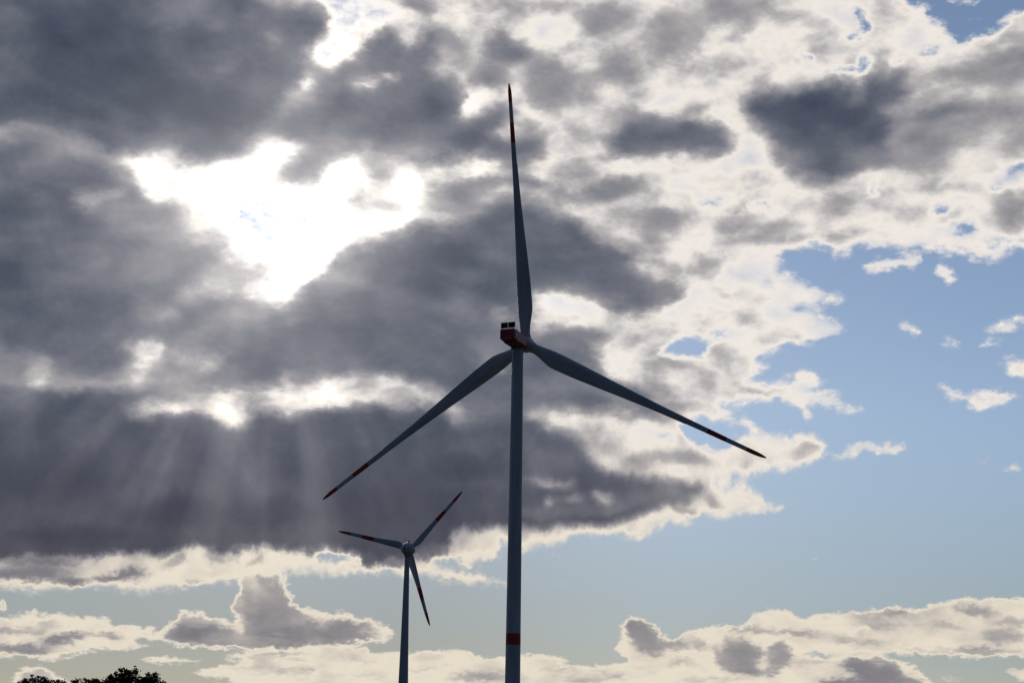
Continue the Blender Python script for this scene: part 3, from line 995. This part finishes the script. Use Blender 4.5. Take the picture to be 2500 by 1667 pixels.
def rotor_frame(yaw, tilt, az_):
    a = Vector((math.sin(yaw) * math.cos(tilt), math.cos(yaw) * math.cos(tilt), math.sin(tilt)))
    h = Vector((math.cos(yaw), -math.sin(yaw), 0))
    up = h.cross(a)
    d = h * math.sin(az_) + up * math.cos(az_)
    e = h * math.cos(az_) - up * math.sin(az_)
    mm = Matrix((e, a, d)).transposed().to_4x4()
    return mm


def make_blades(root, hub, yaw, tilt, az_, spec):
    """three blades, each with its red tip and red band as sub-parts"""
    bl = Shape(); bl.loft(blade_rings(spec, spec['s0'], 1.0))
    tip = Shape(); tip.loft(blade_rings(spec, spec['tip0'], 1.0, 0.022), False, True)
    bnd = Shape(); bnd.loft(blade_rings(spec, spec['band'][0], spec['band'][1], 0.022), False, False)
    first = None
    for k in range(3):
        if first is None:
            b = bl.make('blade', WHITE, root, True); smooth_by_angle(b, 60)
            t = tip.make('red_tip', RED, b, True); smooth_by_angle(t, 60)
            q = bnd.make('red_band', RED, b, True); smooth_by_angle(q, 60)
            first = (b, t, q)
        else:
            b = first[0].copy(); scene.collection.objects.link(b); b.parent = root
            for o in first[1:]:
                c = o.copy(); scene.collection.objects.link(c); c.parent = b
        mm = rotor_frame(yaw, tilt, az_ + k * 2 * math.pi / 3)
        mm.translation = hub
        b.matrix_local = mm


# ------------------------------------------------------------------ ground
def ground_sheet():
    vs, fs = [(0, 0, 0)], []
    rad = [4, 10, 25, 60, 120, 200, 320, 500, 800, 1300, 2200, 4000, 8000, 16000]
    n = 72
    for r in rad:
        for k in range(n):
            t = 2 * math.pi * k / n
            x, y = r * math.cos(t), r * math.sin(t)
            z = 0.0 if r > 3000 else 0.25 * math.sin(x * .013 + 1) * math.sin(y * .011) * min(1, r / 60)
            vs.append((x, y, z - 0.05))
    for k in range(n): fs.append((0, 1 + k, 1 + (k + 1) % n))
    for i in range(len(rad) - 1):
        for k in range(n):
            a = 1 + i * n + k; b = 1 + i * n + (k + 1) % n
            fs.append((a, a + n, b + n, b))
    mt, nt, b = new_mat("meadow_grass")
    tcn = nt.nodes.new('ShaderNodeTexCoord')
    n1_ = nt.nodes.new('ShaderNodeTexNoise'); n1_.inputs['Scale'].default_value = 0.02; n1_.inputs['Detail'].default_value = 10
    n2_ = nt.nodes.new('ShaderNodeTexNoise'); n2_.inputs['Scale'].default_value = 3.0; n2_.inputs['Detail'].default_value = 8
    for q in (n1_, n2_): nt.links.new(tcn.outputs['Object'], q.inputs['Vector'])
    cr = nt.nodes.new('ShaderNodeValToRGB')
    cr.color_ramp.elements[0].position = 0.35; cr.color_ramp.elements[0].color = (0.030, 0.050, 0.014, 1)
    cr.color_ramp.elements[1].position = 0.7; cr.color_ramp.elements[1].color = (0.085, 0.085, 0.030, 1)
    mxx = nt.nodes.new('ShaderNodeMath'); mxx.operation = 'MULTIPLY_ADD'; mxx.inputs[1].default_value = 0.5
    nt.links.new(n2_.outputs[0], mxx.inputs[0])
    hm = nt.nodes.new('ShaderNodeMath'); hm.operation = 'MULTIPLY'; hm.inputs[1].default_value = 0.5
    nt.links.new(n1_.outputs[0], hm.inputs[0]); nt.links.new(hm.outputs[0], mxx.inputs[2])
    nt.links.new(mxx.outputs[0], cr.inputs[0]); nt.links.new(cr.outputs[0], b.inputs['Base Color'])
    bp = nt.nodes.new('ShaderNodeBump'); bp.inputs['Strength'].default_value = 0.6; bp.inputs['Distance'].default_value = 0.1
    nt.links.new(n2_.outputs[0], bp.inputs['Height']); nt.links.new(bp.outputs[0], b.inputs['Normal'])
    b.inputs['Roughness'].default_value = 0.9
    o = mesh_obj('ground', vs, fs, mt)
    o['kind'] = 'structure'


ground_sheet()


# ------------------------------------------------------------------ tall turbine with the red nacelle
def tall_turbine():
    base = Vector((1.67, 474.86, 0))
    yaw, tilt, az_ = R(22.6), R(6.2), R(-2.0)
    hub = Vector((4.05, 480.0, 125.0)) - base
    root = thing('wind_turbine', 'tall near wind turbine with a boxy red nacelle and one blade pointing straight up', 'wind turbine', base, 'wind turbines in the field')
    # tower
    prof = [(2.75, -0.3), (2.75, 0.25), (2.22, 0.25)]
    zz = [0.5, 10, 25, 38.4, 41.6, 60, 80, 100, 115, 122.4]
    rad = lambda z: 2.20 + (1.62 - 2.20) * (z / 122.4) ** 1.15
    prof += [(rad(z), z) for z in zz]
    tw = lathe(prof, 64).make('tower', WHITE, root, True); smooth_by_angle(tw, 30)
    bd = lathe([(rad(38.45), 38.45), (rad(38.45) + .012, 38.45), (rad(41.55) + .012, 41.55), (rad(41.55), 41.55)], 64)
    smooth_by_angle(bd.make('red_band', RED, tw, True), 30)
    for z in (24.6, 52.0, 87.5):
        fl = Shape()
        fl.loft([circle(rad(z) + q, z + h_, 64) for q, h_ in ((0, -.09), (.015, -.08), (.015, .08), (0, .09))], False, False)
        fl.make('flange_ring', WHITE, tw, True)
    # nacelle: local x across, y along the axis (towards the hub), z up; level
    NM = Matrix.Rotation(-yaw, 4, 'Z'); NM.translation = (0, 0, 0)
    HW, Y0, Y1, ZB, ZT = 2.22, -8.0, 2.6, 123.05, 126.3

    def ring(y, hw, zb, zt, ch=0.22):
        return [(-hw + ch, y, zt), (hw - ch, y, zt), (hw, y, zt - ch), (hw, y, zb + .25), (hw - .9, y, zb - .55), (-hw + .9, y, zb - .55), (-hw, y, zb + .25), (-hw, y, zt - ch)]

    nb = Shape()
    nb.loft([ring(Y0, HW - .10, ZB + .35, ZT - .08), ring(Y0 + .10, HW, ZB + .30, ZT), ring(-5.6, HW, ZB, ZT), ring(0, HW, ZB - .05, ZT), ring(Y1 - .6, HW, ZB - .05, ZT), ring(Y1, HW - .45, ZB + .2, ZT - .35)])
    nac = nb.make('nacelle', NRED, root, False, NM)
    us = Shape()
    us.box((-1.25, Y0 + .7, ZB - .58), (1.25, Y1 - .7, ZB - .50))
    us.loft([circle(1.9, ZB - .9, 40), circle(1.95, ZB - .50, 40)])
    us.make('underside', UNDER, nac)
    for x0, x1, z in ((-1.0, .35, ZT - .36), (-1.5, 1.0, ZB + .50)):
        ln = Shape()
        ln.box((x0, Y0 - .012, z), (x1, Y0 + .06, z + .10))
        ln.make('rear_step', STEEL, nac)
    # recessed-looking side fields: thin raised frames on both flanks, grille near the rear, lettering
    for sx in (-1, 1):
        fr = Shape()
        X0, X1 = sorted((sx * (HW - .01), sx * (HW + .03)))
        for z0_, z1_ in ((ZT - .40, ZT - .28), (ZB + .62, ZB + .74)):
            fr.box((X0, Y0 + .35, z0_), (X1, Y1 - .8, z1_))
        for y_ in (Y0 + .35, -5.3, -.6, Y1 - .92):
            fr.box((X0, y_, ZB + .74), (X1, y_ + .10, ZT - .40))
        fr.make('side_frame', NRED, nac)
        vt = Shape()
        for k in range(7):
            vt.box((X0, Y0 + .62, ZB + 1.15 + k * .17), (X1 - .006, Y0 + 1.05, ZB + 1.24 + k * .17))
        vt.make('vent_grille', DARKM, nac)
    fd = bpy.data.curves.new('lettering', 'FONT')
    fd.body = 'NORDEX'; fd.size = 1.55; fd.extrude = 0.012; fd.align_x = 'CENTER'; fd.align_y = 'CENTER'; fd.offset = 0.012
    tmp = bpy.data.objects.new('lettering', fd); scene.collection.objects.link(tmp)
    dg = bpy.context.evaluated_depsgraph_get()
    lme = bpy.data.meshes.new_from_object(tmp.evaluated_get(dg))
    bpy.data.objects.remove(tmp); lme.materials.clear(); lme.materials.append(NWHITE)
    for sx in (-1, 1):
        lt = bpy.data.objects.new('lettering', lme); scene.collection.objects.link(lt); lt.parent = nac
        if sx > 0: ax = Matrix(((0, 0, 1), (1, 0, 0), (0, 1, 0)))       # text runs towards the hub on this flank
        else: ax = Matrix(((0, 0, -1), (-1, 0, 0), (0, 1, 0)))
        lm = ax.to_4x4(); lm.translation = (sx * (HW + .012), -2.35, (ZT + ZB) / 2 + .15)
        lt.matrix_local = lm
    for sx in (-1, 1):
        X0, X1 = sorted((sx * (HW - .01), sx * (HW + .024)))
        em = Shape()
        em.box((X0, Y0 + 1.55, ZB + 1.35), (X1, Y0 + 2.35, ZB + 2.25))
        em.make('emblem', NWHITE, nac)
    # roof cooler at the rear
    yc = Y0 + .35
    for sx in (-1, 1):
        cp = Shape()
        xa, xb = sorted((sx * .14, sx * 2.08))
        cp.box((xa, yc, ZT + .42), (xb, yc + .45, ZT + 1.95))
        for k in range(9):
            cp.box((xa + .06, yc - .02, ZT + .50 + k * .16), (xb - .06, yc + .02, ZT + .56 + k * .16))
        cp.make('cooler_panel', BLACK, nac)
    cf = Shape()
    for x in (-2.12, -.10, .10, 2.12): cf.tube((x, yc + .1, ZT - .02), (x, yc + .1, ZT + 2.0), .032, n=8)
    for z in (.30, 2.0): cf.tube((-2.12, yc + .1, ZT + z), (2.12, yc + .1, ZT + z), .03 if z < 1 else .018, n=8)
    cf.tube((-2.12, yc + .1, ZT + .06), (2.12, yc + .1, ZT + .06), .06, n=8)
    for x in (-2.12, 2.12): cf.tube((x, yc + .45, ZT + 1.7), (x, yc + 2.0, ZT), .04, n=8)
    cf.make('cooler_frame', STEEL, nac)
    rl = Shape()
    for x in (-.95, -.50, .02, .42, .92): rl.tube((x, yc + .2, ZT + 1.9), (x, yc + .2, ZT + (3.15 if abs(x) > .3 else 2.95)), .028, n=6)
    rl.tube((-.95, yc + .2, ZT + 3.15), (.92, yc + .2, ZT + 3.15), .028, n=6)
    rl.make('antenna_rack', STEEL, nac)
    # aviation lights on the roof
    for x in (-1.6, 1.6):
        al = Shape(); al.loft([[(x + p[0], yc + 2.6 + p[1], p[2]) for p in circle(r_, ZT + z_, 14)] for r_, z_ in ((.16, -.02), (.16, .18), (.14, .42), (.05, .5))])
        al.make('warning_lamp', LENS, nac)
    # roof rail along the sides
    rr = Shape()
    for sx in (-1, 1):
        for k in range(5): rr.tube((sx * 1.95, -5.2 + k * 1.5, ZT - .02), (sx * 1.95, -5.2 + k * 1.5, ZT + .42), .02, n=6)
        rr.tube((sx * 1.95, -5.2, ZT + .42), (sx * 1.95, .8, ZT + .42), .02, n=6)
    rr.make('roof_rail', STEEL, nac)
    # hub: rounded spinner with three blade collars
    A = rotor_frame(yaw, tilt, az_)
    hm_ = Matrix((A.col[0].xyz, -A.col[2].xyz, A.col[1].xyz)).transposed().to_4x4(); hm_.translation = hub
    pr = [(.2, -3.6), (1.55, -3.6), (1.6, -2.62), (1.9, -2.55), (2.0, -2.2), (2.25, -1.5), (2.38, -.6), (2.38, .6), (2.22, 1.35), (1.85, 2.0), (1.2, 2.5), (.55, 2.75), (.05, 2.8)]
    hb = lathe(pr, 48).make('hub', WHITE, root, True, hm_); smooth_by_angle(hb, 40)
    for k in range(3):
        cl = lathe([(1.5, 1.2), (1.6, 1.3), (1.6, 2.62), (1.5, 2.68)], 40).make('blade_collar', WHITE, hb, True)
        smooth_by_angle(cl, 40)
        mk = rotor_frame(yaw, tilt, az_ + k * 2 * math.pi / 3); mk.translation = hub
        cl.matrix_local = hm_.inverted() @ mk
    spec = dict(R=78.85, s0=.022, tip0=.925, band=(.768, .843), bend=.7, cone=-.0189, extra=[.6849, .6851, .955, .97, .98, .988, .994, .998],
                chord=[(0, 2.85), (.045, 2.9), (.07, 3.3), (.10, 4.25), (.125, 4.85), (.15, 4.95), (.226, 4.62), (.34, 3.75), (.45, 2.92), (.53, 2.36), (.60, 2.0), (.6849, 1.74), (.6851, 1.62), (.763, 1.44), (.84, 1.28), (.923, 1.16), (.955, 1.12), (.97, 1.0), (.98, .83), (.988, .62), (.994, .42), (.998, .24), (1.0, .08)],
                thick=[(0, 2.85), (.045, 2.85), (.08, 2.5), (.13, 1.95), (.226, 1.35), (.34, .92), (.53, .52), (.75, .28), (.92, .17), (.98, .1), (1, .02)],
                shift=[(0, 0), (.05, 0.03), (.10, .42), (.13, .66), (.226, .64), (.34, .54), (.53, .30), (.6849, .18), (.6851, .12), (.84, .06), (.95, 0), (1, -.10)],
                twist=[(0, -13), (.13, -11), (.3, -7), (.6, -2.5), (1, 0)],
                round=[(0, 1), (.045, 1), (.14, .25), (.22, 0), (1, 0)])
    make_blades(root, hub, yaw, tilt, az_, spec)
    return root


tall_turbine()


# ------------------------------------------------------------------ distant turbine with the egg-shaped nacelle
def egg_turbine():
    yaw, tilt, az_ = R(15.46), R(4.74), R(44.6)
    hubw = Vector((-44.644, 770.0, 103.284))
    a = Vector((math.sin(yaw), math.cos(yaw), 0))
    base = hubw - a * 3.3; base.z = 0
    hub = hubw - base
    root = thing('wind_turbine', 'smaller distant wind turbine with a rounded egg-shaped nacelle and short broad blades', 'wind turbine', base, 'wind turbines in the field')
    pz = [(3.6, -.3), (3.6, .2), (3.05, .2), (3.0, 3), (2.62, 20), (2.12, 45), (1.72, 62), (1.42, 78), (1.17, 92), (1.08, 99), (1.06, 101.0)]
    tw = lathe(pz, 56).make('tower', CONCRETE, root, True); smooth_by_angle(tw, 30)
    A = rotor_frame(yaw, tilt, az_)
    mm = Matrix((A.col[0].xyz, -A.col[2].xyz, A.col[1].xyz)).transposed().to_4x4(); mm.translation = hub
    egg = [(.02, -7.4), (.7, -7.3), (1.3, -7.0), (1.9, -6.4), (2.35, -5.6), (2.65, -4.6), (2.82, -3.5), (2.9, -2.4), (2.88, -1.5), (2.7, -1.35), (2.2, -1.3)]
    nac = lathe(egg, 48).make('nacelle', WHITE, root, True, mm); smooth_by_angle(nac, 40)
    neck = Shape()
    neck.loft([circle(1.32, 99.4, 40), circle(1.45, 100.6, 40), circle(1.5, 101.4, 40)])
    neck.make('yaw_collar', CONCRETE, root, True)
    inv = mm.inverted()
    hatch = Shape(); hatch.loft([circle(.42, -7.44, 24), circle(.42, -7.1, 24)])
    hatch.make('rear_hatch', DARKM, nac)
    top = Shape()
    zc = hub.z + 2.4
    def back(y, x=0): return a * (3.3 - y) + Vector((math.cos(yaw) * x, -math.sin(yaw) * x, 0))
    p = back(5.6, -.6); top.tube((p.x, p.y, zc - .9), (p.x, p.y, zc + 2.1), .06, n=8)
    p2 = back(5.6, -.9); p3 = back(5.6, -.3); top.tube((p2.x, p2.y, zc + 1.2), (p3.x, p3.y, zc + 1.2), .05, n=6)
    top.make('wind_vane_mast', STEEL, nac, False, inv)
    lm_ = Shape()
    for x in (.75, 1.35):
        p = back(4.6, x); lm_.tube((p.x, p.y, zc - .9), (p.x, p.y, zc + .25), .07, n=8)
        lm_.loft([[(p.x + c[0], p.y + c[1], c[2]) for c in circle(r_, zc + z_, 12)] for r_, z_ in ((.2, .2), (.26, .35), (.24, .7), (.08, .82))])
    lm_.make('warning_lamp', LENS, nac, False, inv)
    pr = [(2.2, -1.25), (2.55, -1.15), (2.6, -.2), (2.5, .7), (2.2, 1.5), (1.7, 2.2), (1.0, 2.8), (.05, 3.1)]
    hb = lathe(pr, 48).make('hub', WHITE, root, True, mm); smooth_by_angle(hb, 40)
    spec = dict(R=35.52, s0=.05, tip0=.828, band=(.505, .665), bend=.25, cone=-.007, extra=[.97, .985, .995],
                chord=[(0, 1.7), (.07, 1.9), (.10, 2.6), (.13, 3.2), (.18, 3.3), (.25, 2.95), (.35, 2.45), (.48, 2.02), (.655, 1.68), (.825, 1.42), (.92, 1.1), (.96, .85), (.985, .55), (.995, .3), (1, .1)],
                thick=[(0, 1.7), (.07, 1.7), (.13, 1.3), (.2, .85), (.35, .55), (.6, .3), (.9, .14), (1, .03)],
                shift=[(0, 0), (.07, .1), (.13, .62), (.18, .66), (.3, .45), (.5, .25), (.8, .1), (1, -.15)],
                twist=[(0, -20), (.15, -16), (.35, -9), (.7, -3), (1, 0)],
                round=[(0, 1), (.07, 1), (.14, .2), (.2, 0), (1, 0)])
    make_blades(root, hub, yaw, tilt, az_, spec)
    return root


egg_turbine()


# ------------------------------------------------------------------ trees at the field edge
def tree(name, label, x, y, height, crown_r, lumps, seed, leaf, mat, trunk_r, nleaf, cat='tree'):
    """trunk and limbs tapered, crown of small leaf clumps over the given lumps (dx, dy, z, radius, squash)"""
    rng = random.Random(seed)
    root = thing(name, label, cat, (x, y, -0.1), 'trees along the field edge')
    tr = Shape()

    def limb(p0, p1, r0, r1, k=5, n=9):
        p0, p1 = Vector(p0), Vector(p1)
        prev = None; rings = []
        for i in range(k + 1):
            t = i / k
            c = p0.lerp(p1, t) + Vector((rng.uniform(-1, 1), rng.uniform(-1, 1), rng.uniform(-.5, .5))) * (r0 * .5 if 0 < i < k else 0)
            rr_ = r0 + (r1 - r0) * t
            q = (p1 - p0).to_track_quat('Z', 'Y')
            rings.append([c + q @ Vector((rr_ * math.cos(a_), rr_ * math.sin(a_), 0)) for a_ in [j * 2 * math.pi / n for j in range(n)]])
        tr.loft(rings)

    fork = height * .32
    limb((0, 0, 0), (rng.uniform(-.3, .3), rng.uniform(-.3, .3), fork), trunk_r * 1.25, trunk_r * .8)
    for (lx, ly, lz, lr, sq) in lumps:
        limb((0, 0, fork * rng.uniform(.8, 1.0)), (lx * .9, ly * .9, lz), trunk_r * .5, trunk_r * .12)
        for _ in range(5):
            d = Vector((rng.gauss(0, 1), rng.gauss(0, 1), rng.gauss(.4, 1))).normalized()
            limb((lx * .9, ly * .9, lz - lr * .3), (lx + d.x * lr * .9, ly + d.y * lr * .9, lz + d.z * lr * .85 * sq), trunk_r * .13, .02, 3, 6)
    tr.make('trunk', BARK, root, True)
    # crown: clumps on and within each lump
    vs, fs = [], []
    tot = sum(l[3] ** 2 for l in lumps)
    for (lx, ly, lz, lr, sq) in lumps:
        nn = int(nleaf * lr ** 2 / tot)
        ncl = max(10, nn // 26)
        for _ in range(ncl):
            d = Vector((rng.gauss(0, 1), rng.gauss(0, 1), rng.gauss(0, 1))).normalized()
            rad_ = lr * (rng.random() ** .33) * rng.uniform(.84, 1.0)
            cc = Vector((lx + d.x * rad_, ly + d.y * rad_, lz + d.z * rad_ * sq))
            cr_ = rng.uniform(.4, .8) * leaf * 3.0
            for _k in range(26):
                o = Vector((rng.gauss(0, .5), rng.gauss(0, .5), rng.gauss(0, .42))) * cr_
                c = cc + o
                n_ = Vector((rng.gauss(0, 1), rng.gauss(0, 1), rng.gauss(0, 1))).normalized()
                t1 = n_.orthogonal().normalized(); t2 = n_.cross(t1)
                s_ = leaf * rng.uniform(.55, 1.15)
                ph = rng.random() * 6.28
                u1 = t1 * math.cos(ph) + t2 * math.sin(ph); u2 = n_.cross(u1)
                b = len(vs)
                vs += [c - u1 * s_, c + u2 * s_ * .5 - u1 * s_ * .1, c + u1 * s_, c - u2 * s_ * .5 - u1 * s_ * .1]
                fs.append((b, b + 1, b + 2, b + 3))
    mesh_obj('crown', vs, fs, mat, root, True, False)
    return root


tree('oak_tree', 'broad dark tree with a domed leafy crown, tallest of the three on the field edge', -53.4, 246, 17, 6,
     [(0, 0, 15.1, 2.2, .85), (-2.3, .4, 14.5, 2.0, .82), (-4.0, 0, 13.9, 1.9, .8), (2.8, .2, 14.7, 2.05, .85), (4.2, 0, 13.8, 1.7, .8), (-.5, 0, 12.0, 4.0, .7), (2.6, 1, 11.0, 3.6, .75), (-3.4, -1, 10.8, 3.4, .75), (0, 1.5, 8.6, 4.2, .7)],
     3, .24, LEAF1, .45, 26000)
tree('willow_tree', 'wide thin-leaved tree with a low feathery crown, leftmost on the field edge', -66.0, 245, 16, 5,
     [(-.2, 0, 13.95, 2.15, .82), (-1.8, .3, 13.7, 1.9, .8), (1.8, 0, 13.8, 1.8, .82), (-3.0, 0, 13.4, 1.5, .8), (3.1, .3, 13.7, 1.5, .82), (0, 0, 10.8, 4.0, .75), (0, .6, 8.0, 3.6, .8)],
     8, .17, LEAF2, .38, 20000)
tree('young_tree', 'small narrow tree standing between the wide feathery tree and the domed one', -59.8, 246, 15, 3,
     [(-.8, 0, 14.0, 1.15, .9), (.2, .2, 14.2, 1.2, .95), (1.1, 0, 13.9, 1.1, .9), (0, 0, 11.8, 2.0, .95), (0, .3, 9.2, 2.2, .95)],
     15, .16, LEAF2, .24, 10000)
